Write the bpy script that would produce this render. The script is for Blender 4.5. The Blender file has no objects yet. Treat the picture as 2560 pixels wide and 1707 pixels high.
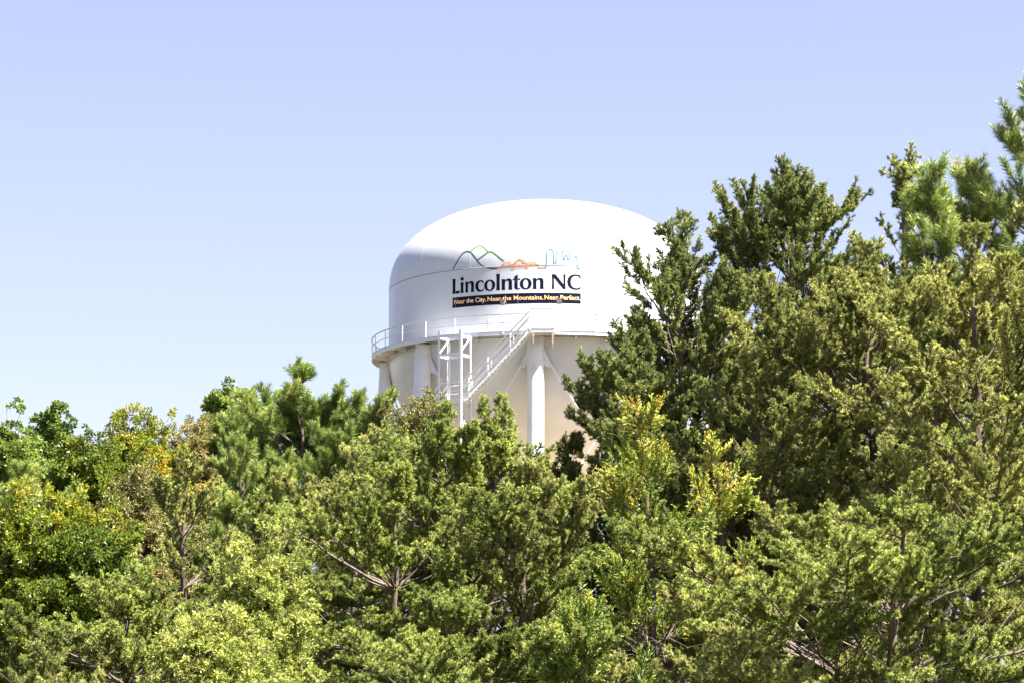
import bpy, bmesh, math, random
import numpy as np
from math import sin, cos, radians as R_, pi, tan, atan

# ------------------------------------------------------------------ camera, light
scn = bpy.context.scene
PITCH = R_(8.92); FPX = 8840.0
EYE = 1.6
cam = bpy.data.cameras.new('camera'); cam.lens = 36 * FPX / 2560; cam.sensor_width = 36
cam.clip_start = 0.5; cam.clip_end = 9000
camo = bpy.data.objects.new('camera', cam); scn.collection.objects.link(camo)
camo.location = (0, 0, EYE); camo.rotation_euler = (pi / 2 + PITCH, 0, 0)
scn.camera = camo

SUN_AZ = 65.0      # degrees to the right of the direction from the tower to the camera
SUN_EL = 58.0
SUNV = (sin(R_(SUN_AZ)) * cos(R_(SUN_EL)), -cos(R_(SUN_AZ)) * cos(R_(SUN_EL)), sin(R_(SUN_EL)))
world = bpy.data.worlds.new('World'); scn.world = world; world.use_nodes = True
wn = world.node_tree; wn.nodes.clear()
sky = wn.nodes.new('ShaderNodeTexSky'); sky.sky_type = 'NISHITA'; sky.sun_disc = False
sky.sun_elevation = R_(SUN_EL); sky.sun_rotation = R_(180 - SUN_AZ)
sky.air_density = 1.0; sky.dust_density = 1.2; sky.ozone_density = 3.0; sky.altitude = 250
bg = wn.nodes.new('ShaderNodeBackground'); bg.inputs[1].default_value = 0.05
wo = wn.nodes.new('ShaderNodeOutputWorld')
haz = wn.nodes.new('ShaderNodeHueSaturation'); haz.inputs['Saturation'].default_value = 0.97; haz.inputs['Value'].default_value = 0.86
wn.links.new(sky.outputs[0], haz.inputs['Color']); wb = wn.nodes.new('ShaderNodeMix'); wb.data_type = 'RGBA'; wb.blend_type = 'MULTIPLY'; wb.inputs[0].default_value = 1.0
wb.inputs[7].default_value = (1.26, .975, .96, 1)      # the camera's white balance, the same for the whole sky
wn.links.new(haz.outputs[0], wb.inputs[6]); wn.links.new(wb.outputs[2], bg.inputs[0]); wn.links.new(bg.outputs[0], wo.inputs[0])

sd = bpy.data.lights.new('sun', 'SUN'); sd.energy = 5.0; sd.angle = R_(0.53); sd.color = (1.0, 0.955, 0.88)
so = bpy.data.objects.new('sun', sd); scn.collection.objects.link(so)
so.rotation_euler = (pi / 2 - R_(SUN_EL), 0, R_(SUN_AZ)); so.location = (60, -60, 120)
scn.view_settings.view_transform = 'Standard'; scn.view_settings.look = 'None'
scn.view_settings.exposure = 2.45; scn.view_settings.gamma = 1.0
scn.cycles.max_bounces = 6; scn.cycles.diffuse_bounces = 2; scn.cycles.glossy_bounces = 3
scn.cycles.transmission_bounces = 3; scn.cycles.transparent_max_bounces = 4

# ------------------------------------------------------------------ helpers
def link(o): scn.collection.objects.link(o); return o
def at(px, py, Y):
    """world point at distance Y that the camera sees at this place of the photograph"""
    a = PITCH + atan((853.5 - py) / FPX)
    z = EYE + Y * tan(a)
    d = Y * cos(PITCH) + (z - EYE) * sin(PITCH)
    return ((px - 1280) / FPX * d, Y, z)

def tag(o, label=None, cat=None, group=None, kind=None):
    if label: o['label'] = label
    if cat: o['category'] = cat
    if group: o['group'] = group
    if kind: o['kind'] = kind
    return o

def empty(name, loc=(0, 0, 0), parent=None):
    o = bpy.data.objects.new(name, None); o.empty_display_size = 0.5
    o.location = loc; link(o)
    if parent: o.parent = parent
    return o

def meshobj(name, me, parent=None):
    o = bpy.data.objects.new(name, me); link(o)
    if parent: o.parent = parent
    return o

def np_mesh(name, V, faces, mats=(), midx=None, smooth=False):
    """V (n,3); faces list of int arrays (m,k)"""
    me = bpy.data.meshes.new(name)
    V = np.asarray(V, dtype=np.float32)
    me.vertices.add(len(V)); me.vertices.foreach_set('co', V.ravel())
    faces = [np.asarray(f) for f in faces if len(f)]
    if faces:
        loops = np.concatenate([f.ravel() for f in faces]).astype(np.int32)
        tot = np.concatenate([np.full(len(f), f.shape[1]) for f in faces]).astype(np.int32)
        st = np.concatenate([[0], np.cumsum(tot)[:-1]]).astype(np.int32)
        me.loops.add(len(loops)); me.loops.foreach_set('vertex_index', loops)
        me.polygons.add(len(tot)); me.polygons.foreach_set('loop_start', st)
        me.polygons.foreach_set('loop_total', tot)
        if midx is not None: me.polygons.foreach_set('material_index', np.asarray(midx, dtype=np.int32))
        me.polygons.foreach_set('use_smooth', np.full(len(tot), bool(smooth)))
    for m in mats: me.materials.append(m)
    me.update(calc_edges=True)
    return me

class MB:
    """collects shapes that become one mesh"""
    def __init__(s): s.V = []; s.Q = []; s.T = []; s.n = 0
    def add(s, V, Q=None, T=None):
        V = np.asarray(V, float)
        if Q is not None and len(Q): s.Q.append(np.asarray(Q) + s.n)
        if T is not None and len(T): s.T.append(np.asarray(T) + s.n)
        s.V.append(V); s.n += len(V)
    def bar(s, a, b, w, h, up=(0, 0, 1)):
        """box section from a to b, w across, h along up"""
        a = np.array(a, float); b = np.array(b, float)
        d = b - a; d /= np.linalg.norm(d); u = np.array(up, float)
        x = np.cross(d, u)
        if np.linalg.norm(x) < 1e-4: x = np.cross(d, (1, 0, 0))
        x /= np.linalg.norm(x); u = np.cross(x, d)
        V = [p + i * x * w / 2 + j * u * h / 2 for p in (a, b) for i, j in ((-1, -1), (1, -1), (1, 1), (-1, 1))]
        s.add(V, [(0, 1, 2, 3), (7, 6, 5, 4), (0, 4, 5, 1), (1, 5, 6, 2), (2, 6, 7, 3), (3, 7, 4, 0)])
    def tube(s, P, r, sides=8, caps=True):
        P = np.asarray(P, float)[None]; r = np.broadcast_to(np.asarray(r, float), (P.shape[1],))[None]
        V, Q = tubes(P, r, sides); s.add(V, Q)
    def lathe(s, prof, n, c=(0, 0), closed=False):
        prof = np.asarray(prof, float); k = len(prof)
        th = np.linspace(0, 2 * pi, n, endpoint=False)
        V = np.stack([c[0] + prof[None, :, 0] * np.cos(th)[:, None], c[1] + prof[None, :, 0] * np.sin(th)[:, None],
                      np.broadcast_to(prof[None, :, 1], (n, k))], -1).reshape(-1, 3)
        i = np.arange(n)[:, None]; j = np.arange(k if closed else k - 1)[None]
        i2 = (i + 1) % n; j2 = (j + 1) % k
        Q = np.stack([i * k + j, i2 * k + j, i2 * k + j2, i * k + j2], -1).reshape(-1, 4)
        s.add(V, Q[:, ::-1])
    def build(s, name, mat, parent=None, smooth=False):
        V = np.concatenate(s.V); fs = []
        if s.Q: fs.append(np.concatenate(s.Q))
        if s.T: fs.append(np.concatenate(s.T))
        return meshobj(name, np_mesh(name, V, fs, [mat], smooth=smooth), parent)

def tubes(P, r, sides):
    """P (M,K,3) polylines, r (M,K) -> verts, quads"""
    M, K, _ = P.shape
    d = np.empty_like(P); d[:, 1:-1] = P[:, 2:] - P[:, :-2]; d[:, 0] = P[:, 1] - P[:, 0]; d[:, -1] = P[:, -1] - P[:, -2]
    d /= np.linalg.norm(d, axis=-1, keepdims=True) + 1e-9
    ref = np.where(np.abs(d[..., 2:3]) > 0.9, np.array([1., 0, 0]), np.array([0, 0, 1.]))
    x = np.cross(d, ref); x /= np.linalg.norm(x, axis=-1, keepdims=True) + 1e-9
    y = np.cross(d, x)
    th = np.linspace(0, 2 * pi, sides, endpoint=False)
    V = P[:, :, None] + r[:, :, None, None] * (x[:, :, None] * np.cos(th)[:, None] + y[:, :, None] * np.sin(th)[:, None])
    idx = np.arange(M * K * sides).reshape(M, K, sides)
    a = idx[:, :-1]; b = idx[:, 1:]
    Q = np.stack([a, np.roll(a, -1, 2), np.roll(b, -1, 2), b], -1).reshape(-1, 4)
    return V.reshape(-1, 3), Q

# ------------------------------------------------------------------ materials
def mat(name, col, rough=0.6, spec=0.5, metal=0.0):
    m = bpy.data.materials.new(name); m.use_nodes = True
    b = m.node_tree.nodes['Principled BSDF']
    b.inputs['Base Color'].default_value = (*col, 1); b.inputs['Roughness'].default_value = rough
    b.inputs['Specular IOR Level'].default_value = spec; b.inputs['Metallic'].default_value = metal
    return m

def noisy(m, c1, c2, scale=1.0, detail=6, lo=0.35, hi=0.65, bump=0.0, bscale=None, coords='Object', stretch=None):
    nt = m.node_tree; n = nt.nodes; l = nt.links; b = n['Principled BSDF']
    tc = n.new('ShaderNodeTexCoord'); src = tc.outputs[coords]
    if stretch:
        mp = n.new('ShaderNodeMapping'); mp.inputs['Scale'].default_value = stretch
        l.new(src, mp.inputs[0]); src = mp.outputs[0]
    t = n.new('ShaderNodeTexNoise'); t.inputs['Scale'].default_value = scale; t.inputs['Detail'].default_value = detail
    l.new(src, t.inputs['Vector'])
    r = n.new('ShaderNodeValToRGB'); r.color_ramp.elements[0].position = lo; r.color_ramp.elements[1].position = hi
    r.color_ramp.elements[0].color = (*c1, 1); r.color_ramp.elements[1].color = (*c2, 1)
    l.new(t.outputs['Fac'], r.inputs[0]); l.new(r.outputs[0], b.inputs['Base Color'])
    if bump:
        t2 = n.new('ShaderNodeTexNoise'); t2.inputs['Scale'].default_value = bscale or scale * 3; t2.inputs['Detail'].default_value = 4
        l.new(src, t2.inputs['Vector'])
        bp = n.new('ShaderNodeBump'); bp.inputs['Strength'].default_value = 1.0; bp.inputs['Distance'].default_value = bump
        l.new(t2.outputs['Fac'], bp.inputs['Height']); l.new(bp.outputs[0], b.inputs['Normal'])
    return m

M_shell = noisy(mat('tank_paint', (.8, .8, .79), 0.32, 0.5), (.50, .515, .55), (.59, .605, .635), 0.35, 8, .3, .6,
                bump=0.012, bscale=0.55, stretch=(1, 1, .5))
M_paint = noisy(mat('steel_paint', (.8, .8, .79), 0.38, 0.5), (.62, .635, .66), (.72, .735, .755), 1.3, 6, .25, .55)
M_seam = mat('weld_line', (.30, .31, .33), .6)
M_dirt = mat('faint_weld', (.66, .67, .68), .5)
M_navy = mat('navy_lettering', (.004, .006, .020), .5, .12)
M_gold = mat('gold_lettering', (.88, .56, .24), .45)
M_green1 = mat('dark_green_line', (.012, .10, .045), .5)
M_green2 = mat('mid_green_line', (.05, .20, .035), .5)
M_green3 = mat('light_green_line', (.15, .33, .05), .5)
M_orange = mat('orange_line', (.60, .235, .05), .5)
M_sky = mat('pale_blue_line', (.085, .18, .28), .5)
M_tm = mat('pale_grey_line', (.55, .57, .6), .5)
M_lamp = mat('lamp_housing', (.30, .22, .20), .5)
M_lampd = mat('lamp_bracket', (.10, .09, .08), .5)
M_glass = mat('lamp_glass', (.4, .42, .45), .08, .8)
M_ground = noisy(mat('dry_grass', (.3, .25, .15), .95, .1), (.016, .022, .010), (.042, .042, .022), 0.05, 10, .3, .7, bump=.05, bscale=2)
M_bounce_tan = noisy(mat('warm_bounce_tan', (.5, .45, .36), .95, .1), (.44, .31, .15), (.58, .42, .22), 0.6, 10, .3, .7, bump=.02, bscale=9)  # warm tan tuned to bounce light under the tank; footings share it
M_bark = noisy(mat('pine_bark', (.2, .15, .12), .9, .2), (.04, .03, .025), (.14, .105, .085), 3.0, 8, .35, .65, bump=.02, bscale=14, stretch=(2, 2, .5))
M_twig = noisy(mat('twig_bark', (.3, .24, .2), .85, .2), (.045, .034, .028), (.17, .135, .11), 1.1, 4, .35, .6)
M_dark_bark = noisy(mat('dark_bark', (.06, .05, .045), .9, .2), (.03, .024, .02), (.10, .08, .065), 3.0, 6, bump=.02, bscale=12, stretch=(2, 2, .5))

def leaf_mat(name, stops, rough=.5, trans=.10, spec=.32):
    """colour runs along the stored tint of each spray"""
    m = bpy.data.materials.new(name); m.use_nodes = True
    nt = m.node_tree; n = nt.nodes; l = nt.links; b = n['Principled BSDF']; out = n['Material Output']
    a = n.new('ShaderNodeAttribute'); a.attribute_type = 'INSTANCER'; a.attribute_name = 'tint'
    r = n.new('ShaderNodeValToRGB'); el = r.color_ramp.elements
    while len(el) < len(stops): el.new(0.5)
    for e, (p, c) in zip(el, stops): e.position = p; e.color = (*c, 1)
    l.new(a.outputs['Fac'], r.inputs[0])
    tc = n.new('ShaderNodeTexCoord'); nz = n.new('ShaderNodeTexNoise'); nz.inputs['Scale'].default_value = 16
    l.new(tc.outputs['Object'], nz.inputs['Vector'])
    hs = n.new('ShaderNodeHueSaturation'); mr = n.new('ShaderNodeMapRange')
    mr.inputs[1].default_value = .3; mr.inputs[2].default_value = .7; mr.inputs[3].default_value = .45; mr.inputs[4].default_value = 2.3  # wide value noise paints speckled highlights and contrast into the leaf colour
    l.new(nz.outputs['Fac'], mr.inputs[0]); l.new(mr.outputs[0], hs.inputs['Value']); l.new(r.outputs[0], hs.inputs['Color'])
    l.new(hs.outputs[0], b.inputs['Base Color'])
    b.inputs['Roughness'].default_value = rough; b.inputs['Specular IOR Level'].default_value = spec
    t = n.new('ShaderNodeBsdfTranslucent'); l.new(hs.outputs[0], t.inputs['Color'])
    mx = n.new('ShaderNodeMixShader'); mx.inputs[0].default_value = trans
    l.new(b.outputs[0], mx.inputs[1]); l.new(t.outputs[0], mx.inputs[2]); l.new(mx.outputs[0], out.inputs[0])
    return m

# ------------------------------------------------------------------ ground
g = MB()
g.add([(-4000, -600, 0), (4000, -600, 0), (4000, 7000, 0), (-4000, 7000, 0)], [(0, 1, 2, 3)])
tag(g.build('ground', M_ground), kind='structure')
TX, D = 2.22, 236.0
g = MB(); th = np.linspace(0, 2 * pi, 48, endpoint=False)
rr = 30 + 3 * np.sin(3 * th) + 2 * np.cos(5 * th + 1)
g.add(np.concatenate([[[TX, D, .004]], np.stack([TX + rr * np.cos(th), D + rr * np.sin(th), np.full(48, .004)], -1)]),
      T=[(0, 1 + i, 1 + (i + 1) % 48) for i in range(48)])
tag(g.build('gravel_yard', M_bounce_tan), kind='structure')  # invented yard, out of view, added to bounce warm light onto the bowl

# ------------------------------------------------------------------ water tower
TW = empty('water_tower', (TX, D, 0))
tag(TW, 'white legged water tower with green and orange hills emblem above dark blue town name', 'water tower')
RW, ZS, CR, NR = 10.55, 41.97, 5.95, 2.25
ZB, CB = 37.75, 9.0
ZD0, ZD1, ZR = 37.26, 37.53, 38.65     # catwalk fascia bottom, deck, top rail
RC = 11.64
def prad(z):
    t = (z - ZS) / CR
    return RW if t <= 0 else RW * max(0, 1 - t ** NR) ** (1 / NR)
def pol(phi, r, z):
    """phi in degrees, 0 toward the camera; local to the tower"""
    a = R_(phi); return np.array([r * sin(a), -r * cos(a), z])
prof = []
for a in np.linspace(0, 1, 40):
    r = RW * sin(a * pi / 2) ** 0.9 if a > 0 else 0.001
    prof.append((max(r, .001), ZS + CR * max(0, 1 - (r / RW) ** NR) ** (1 / NR)))
prof[-1] = (RW, ZS)
for z in np.linspace(ZS, ZB, 6)[1:]: prof.append((RW, z))
for a in np.linspace(0, pi / 2, 40)[1:-3]: prof.append((RW * cos(a), ZB - CB * sin(a)))
rz = prof[-1][1]
prof += [(1.25, rz - .5), (1.2, rz - 1.0), (1.2, 0.0)]
m = MB(); m.lathe(prof, 320)
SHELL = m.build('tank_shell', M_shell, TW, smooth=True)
# horizontal and upright welds
m = MB(); m.lathe([(RW + .003, ZS - .032), (RW + .016, ZS - .02), (RW + .016, ZS + .012), (prad(ZS + .03) + .003, ZS + .03)], 320)
m.build('weld_seam', M_seam, SHELL)
for ph0 in range(-180, 180, 24):
    m = MB(); V = []
    for z in np.linspace(ZD1, ZS - .04, 3):
        for k, rr_ in ((-1, .001), (0, .005), (1, .001)): V.append(pol(ph0 + 2 + k * .07, RW + rr_, z))
    Q = [(3 * i + j, 3 * i + j + 1, 3 * i + j + 4, 3 * i + j + 3) for i in range(2) for j in range(2)]
    m.add(V, Q); m.build('weld_seam', M_dirt, SHELL)
for ph0 in range(-174, 180, 24):
    m = MB(); V = []; zz = ZS + CR * np.linspace(.01, .93, 24)
    for z in zz:
        for k, rr_ in ((-1, .001), (0, .006), (1, .001)):
            w = .013 / max(prad(z), 1) * 57.3
            V.append(pol(ph0 + 2 + k * w, prad(z) + rr_, z))
    Q = [(3 * i + j, 3 * i + j + 1, 3 * i + j + 4, 3 * i + j + 3) for i in range(23) for j in range(2)]
    m.add(V, Q); m.build('weld_seam', M_dirt, SHELL)
# roof vent
ZT = ZS + CR
m = MB(); m.lathe([(.32, ZT - .05), (.32, ZT + .16), (.42, ZT + .16), (.42, ZT + .20), (.20, ZT + .27), (.001, ZT + .30)], 24)
for a in range(0, 360, 45):
    p = pol(a, .55, ZT - .02); m.tube([p, p + (0, 0, .24)], .015, 6)
m.tube([pol(a, .55, ZT + .22) for a in range(0, 361, 15)], .015, 6)
m.build('roof_vent', M_paint, TW)

# ---- flat print on the wall -------------------------------------------------
def to_wall(bm, fphi, off=.004):
    """bm in flat coordinates (x = arc degrees * RW, y = z) wrapped on the tank"""
    for v in bm.verts:
        z = v.co.y; p = pol(math.degrees(v.co.x / RW), prad(z) + off, z); v.co = p
def cut(bm, stepx=.16, stepy=None):
    xs = [v.co.x for v in bm.verts]; x = math.floor(min(xs) / stepx) * stepx + stepx
    while x < max(xs):
        bmesh.ops.bisect_plane(bm, geom=bm.verts[:] + bm.edges[:] + bm.faces[:], plane_co=(x, 0, 0), plane_no=(1, 0, 0)); x += stepx
    if stepy:
        ys = [v.co.y for v in bm.verts]; y = math.floor(min(ys) / stepy) * stepy + stepy
        while y < max(ys):
            bmesh.ops.bisect_plane(bm, geom=bm.verts[:] + bm.edges[:] + bm.faces[:], plane_co=(0, y, 0), plane_no=(0, 1, 0)); y += stepy
def print_obj(name, bm, material, parent, stepy=None, off=.004):
    cut(bm, .16, stepy)
    to_wall(bm, None, off)
    me = bpy.data.meshes.new(name); bm.to_mesh(me); bm.free(); me.materials.append(material)
    return meshobj(name, me, parent)
def A(phi): return R_(phi) * RW

def fill_curve(splines):
    cu = bpy.data.curves.new('tmp', 'CURVE'); cu.dimensions = '2D'; cu.fill_mode = 'BOTH'; cu.offset = .010
    for pts in splines:
        sp = cu.splines.new('POLY'); sp.points.add(len(pts) - 1)
        for q, p in zip(sp.points, pts): q.co = (p[0], p[1], 0, 1)
        sp.use_cyclic_u = True
    ob = bpy.data.objects.new('tmp', cu); me = bpy.data.meshes.new_from_object(ob)
    bpy.data.objects.remove(ob); bpy.data.curves.remove(cu)
    return me
def ell(cx, cy, rx, ry, a0=0, a1=360, n=28, p=2.0):
    out = []
    for i in range(n + (a1 - a0 != 360)):
        a = R_(a0 + (a1 - a0) * i / n); c, s_ = cos(a), sin(a)
        out.append((cx + rx * math.copysign(abs(c) ** (2 / p), c), cy + ry * math.copysign(abs(s_) ** (2 / p), s_)))
    return out
def bez(*pts, n=8):
    """chain of cubic segments p0 c1 c2 p3 c1 c2 p3 ..."""
    out = [pts[0]]
    for i in range(0, len(pts) - 1, 3):
        p0, p1, p2, p3 = pts[i:i + 4]
        for k in range(1, n + 1):
            t = k / n; u = 1 - t
            out.append(tuple(u ** 3 * p0[j] + 3 * u * u * t * p1[j] + 3 * u * t * t * p2[j] + t ** 3 * p3[j] for j in (0, 1)))
    return out
GL = {
 'L': (97, [[(0, 0), (3, 60), (3, 145), (0, 206), (44, 206), (41, 145), (41, 32), (70, 32), (98, 38), (95, 18), (97, 0)]]),
 'i': (38, [[(0, 0), (3, 50), (3, 100), (0, 146), (38, 146), (35, 100), (35, 50), (38, 0)], ell(19, 196, 21, 24, n=20)]),
 'n': (122, [[(0, 0), (3, 60), (0, 148), (36, 148), (37, 128)] + bez((37, 128), (52, 146), (66, 152), (82, 152), (110, 152), (120, 134), (120, 100))
       + [(119, 50), (122, 0), (80, 0), (83, 50)] + bez((83, 92), (83, 118), (76, 128), (64, 128), (52, 128), (42, 118), (38, 104)) + [(37, 50), (39, 0)]]),
 'c': (118, [bez((112, 142), (104, 148), (88, 152), (74, 152), (26, 152), (0, 122), (0, 76), (0, 28), (26, -5), (72, -5), (90, -5), (104, 0), (114, 6))
       + [(118, 34)] + bez((116, 34), (106, 20), (94, 14), (82, 14), (56, 14), (42, 38), (42, 76), (42, 112), (54, 134), (76, 134), (92, 134), (102, 128), (106, 112)) + [(118, 112)]]),
 'o': (150, [ell(75, 74, 75, 78, n=36, p=2.05), ell(75, 74, 35, 62, n=30, p=2.1)]),
 'l': (48, [[(0, 0), (4, 60), (4, 170), (0, 224), (48, 224), (44, 170), (44, 60), (48, 0)]]),
 't': (100, [[(0, 130), (22, 130), (20, 60)] + bez((20, 44), (18, 10), (34, -4), (62, -4), (78, -4), (92, 2), (97, 8)) + [(100, 18)]
       + bez((100, 18), (92, 14), (84, 13), (78, 13), (66, 14), (62, 24), (62, 44)) + [(63, 130), (96, 130), (99, 148), (63, 148), (67, 204), (20, 180), (22, 148), (0, 148)]]),
 'N': (188, [[(0, 0), (4, 100), (0, 203), (48, 203), (162, 62), (163, 120), (160, 203), (188, 203), (185, 100), (188, 0), (156, 0), (26, 158), (26, 100), (30, 0)]]),
 'C': (188, [bez((184, 190), (166, 200), (142, 207), (118, 207), (46, 207), (0, 168), (0, 100), (0, 34), (44, -6), (116, -6), (142, -6), (166, 0), (180, 10))
       + [(188, 44)] + bez((184, 44), (170, 24), (150, 14), (126, 14), (76, 14), (46, 48), (46, 102), (46, 152), (74, 187), (122, 187), (150, 187), (168, 176), (178, 152)) + [(188, 152)]]),
}
for ch, a0, a1, h in (('L', -35.3, -32.3, 1), ('i', -31.85, -30.6, 1), ('n', -29.88, -26.39, 1), ('c', -25.88, -22.6, 1), ('o', -22.4, -18.3, 1),
                      ('l', -17.85, -16.55, 1), ('n', -15.87, -12.1, 1), ('t', -11.78, -9.2, 1), ('o', -9.3, -5.2, 1), ('n', -4.68, -.95, 1),
                      ('N', 1.98, 6.76, 1), ('C', 7.42, 12.23, 1)):
    w, sp = GL[ch]; x0, x1 = A(a0), A(a1)
    me = fill_curve([[(x0 + p[0] / w * (x1 - x0), 40.40 + p[1] * .00474) for p in s] for s in sp])
    bm = bmesh.new(); bm.from_mesh(me); bpy.data.meshes.remove(me)
    print_obj('letter', bm, M_navy, SHELL)
# banner and slogan
bm = bmesh.new()
vs = [bm.verts.new(p) for p in ((A(-35.3), 39.465, 0), (A(12.22), 39.465, 0), (A(12.22), 40.15, 0), (A(-35.3), 40.15, 0))]
bm.faces.new(vs); print_obj('slogan_banner', bm, M_navy, SHELL)
for txt, a0, a1 in (('Near the City.', -34.6, -21.7), ('Near the Mountains.', -21.15, -1.05), ('Near Perfect.', -.62, 12.05)):
    def flat(t):
        cu = bpy.data.curves.new('tmp', 'FONT'); cu.body = t; cu.offset = .013; cu.resolution_u = 4
        ob = bpy.data.objects.new('tmp', cu); me = bpy.data.meshes.new_from_object(ob)
        co = np.array([v.co[:] for v in me.vertices]); bpy.data.objects.remove(ob); bpy.data.curves.remove(cu)
        return me, co[:, 0].min(), co[:, 0].max()
    full, X0, X1 = flat(txt); bpy.data.meshes.remove(full); k = (A(a1) - A(a0)) / (X1 - X0)
    words = txt.split(' ')
    for i, wd in enumerate(words):
        me, w0, w1 = flat(wd)
        head, h0, h1 = flat(' '.join(words[:i + 1])); bpy.data.meshes.remove(head)
        for v in me.vertices:
            v.co.x = A(a0) + (h1 - w1 + v.co.x - X0) * k; v.co.y = 39.712 + v.co.y * .415; v.co.z = 0
        bm = bmesh.new(); bm.from_mesh(me); bpy.data.meshes.remove(me); print_obj('slogan_word', bm, M_gold, SHELL, off=.009)
# emblem lines
def ribbon(bm, pts, w, smooth=False):
    P = np.array([(A(p[0]), p[1]) for p in pts], float)
    if smooth:
        o = []
        for i in range(len(P) - 1):
            p0, p1, p2, p3 = P[max(i - 1, 0)], P[i], P[i + 1], P[min(i + 2, len(P) - 1)]
            for t in (0, .25, .5, .75):
                o.append(.5 * (2 * p1 + (p2 - p0) * t + (2 * p0 - 5 * p1 + 4 * p2 - p3) * t * t + (3 * p1 - p0 - 3 * p2 + p3) * t ** 3))
        o.append(P[-1]); P = np.array(o)
    d = np.diff(P, axis=0); d /= np.linalg.norm(d, axis=1, keepdims=True) + 1e-9
    nrm = np.stack([-d[:, 1], d[:, 0]], -1)
    L, Rr = [], []
    for i in range(len(P)):
        a = nrm[max(i - 1, 0)]; b = nrm[min(i, len(nrm) - 1)]; q = a + b; q /= max(np.linalg.norm(q), 1e-6)
        k = w / 2 / max(.45, float(q @ b)); L.append(bm.verts.new((*(P[i] + q * k), 0))); Rr.append(bm.verts.new((*(P[i] - q * k), 0)))
    for i in range(len(P) - 1): bm.faces.new((L[i], Rr[i], Rr[i + 1], L[i + 1]))
LW = .092
m1 = [(-35.11, 42.053), (-34.06, 42.328), (-32.93, 42.643), (-31.86, 42.914), (-30.77, 43.081), (-29.32, 43.124), (-28.24, 43.057), (-27.12, 42.874), (-26.18, 42.675), (-25.22, 42.455), (-24.26, 42.232), (-23.01, 42.059), (-21.37, 41.935), (-19.48, 41.847), (-17.41, 41.816)]
m2 = [(-25.1, 42.47), (-23.92, 42.619), (-22.45, 42.792), (-21.27, 42.932), (-20.06, 42.966), (-18.95, 42.871), (-17.69, 42.688), (-16.47, 42.498), (-15.14, 42.305)]
m3 = [(-28.2, 43.075), (-27.22, 43.253), (-26.04, 43.393), (-24.6, 43.451), (-23.31, 43.358), (-22.06, 43.153), (-21.12, 42.975)]
for pts, mt, nm in ((m1, M_green1, 'hill_outline'), (m2, M_green2, 'hill_outline'), (m3, M_green3, 'hill_outline')):
    bm = bmesh.new(); ribbon(bm, pts, LW, True); print_obj(nm, bm, mt, SHELL, .12, off=.004 if mt is not M_green2 else .007)
court = [(-17.36, 41.81), (-15.78, 41.81), (-15.78, 42.055), (-15.07, 42.055), (-15.07, 42.172), (-13.18, 42.172), (-13.18, 42.045), (-12.02, 42.045), (-12.02, 41.81), (-11.35, 41.81), (-11.35, 42.19), (-10.2, 42.19), (-10.4, 42.29), (-9.16, 42.396), (-7.95, 42.29), (-8.2, 42.19), (-7.1, 42.19), (-7.1, 41.81), (-6.48, 41.81), (-6.48, 42.13), (-3.97, 42.13), (-3.97, 42.01), (-2.64, 42.01), (-2.64, 41.81), (-1.16, 41.81)]
bm = bmesh.new(); ribbon(bm, court, .07)
for a0, a1, n, z0, z1 in ((-15.1, -12.9, 5, 41.83, 41.90), (-15.1, -12.9, 5, 41.94, 42.0), (-10.7, -7.7, 7, 41.81, 42.03), (-5.8, -3.2, 6, 41.83, 41.90), (-5.8, -4.2, 4, 41.95, 42.02)):
    for i in range(n):
        x = A(a0 + (a1 - a0) * i / (n - 1))
        bm.faces.new([bm.verts.new(p) for p in ((x - .022, z0, 0), (x + .022, z0, 0), (x + .022, z1, 0), (x - .022, z1, 0))])
bm.faces.new([bm.verts.new(p) for p in ((A(-9.8), 42.10, 0), (A(-8.55), 42.10, 0), (A(-9.16), 42.19, 0))])
print_obj('courthouse_outline', bm, M_orange, SHELL, .12, off=.021)
sky1 = [(-1.13, 41.81), (-.05, 41.81), (-.05, 42.13), (.25, 42.13), (.16, 42.812), (.65, 42.983), (1.41, 43.042), (2.3, 42.969), (2.59, 42.766), (2.64, 42.1), (3.52, 42.1), (3.61, 42.913), (3.89, 42.953), (3.93, 43.307), (4.26, 43.433), (4.7, 43.62), (5.15, 43.435), (5.44, 43.262), (5.66, 42.968), (5.9, 42.92), (6.01, 42.37), (6.62, 42.37), (6.63, 42.625), (7.48, 42.625), (7.51, 42.373), (8.22, 42.373), (8.25, 42.93), (8.57, 43.375), (9.3, 43.42), (9.9, 43.30), (10.32, 43.039), (10.28, 42.545), (10.98, 42.545), (11.0, 41.79), (12.25, 41.79)]
bm = bmesh.new(); ribbon(bm, sky1, .064); print_obj('skyline_outline', bm, M_sky, SHELL, .12, off=.021)
bm = bmesh.new()
for seg in ([(8.65, 41.91), (9.35, 41.91)], [(9.0, 41.90), (9.0, 41.79)], [(9.55, 41.79), (9.6, 41.91), (9.95, 41.83), (10.3, 41.91), (10.33, 41.79)]): ribbon(bm, seg, .02)
print_obj('trademark_letters', bm, M_tm, SHELL, off=.006)

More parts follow.
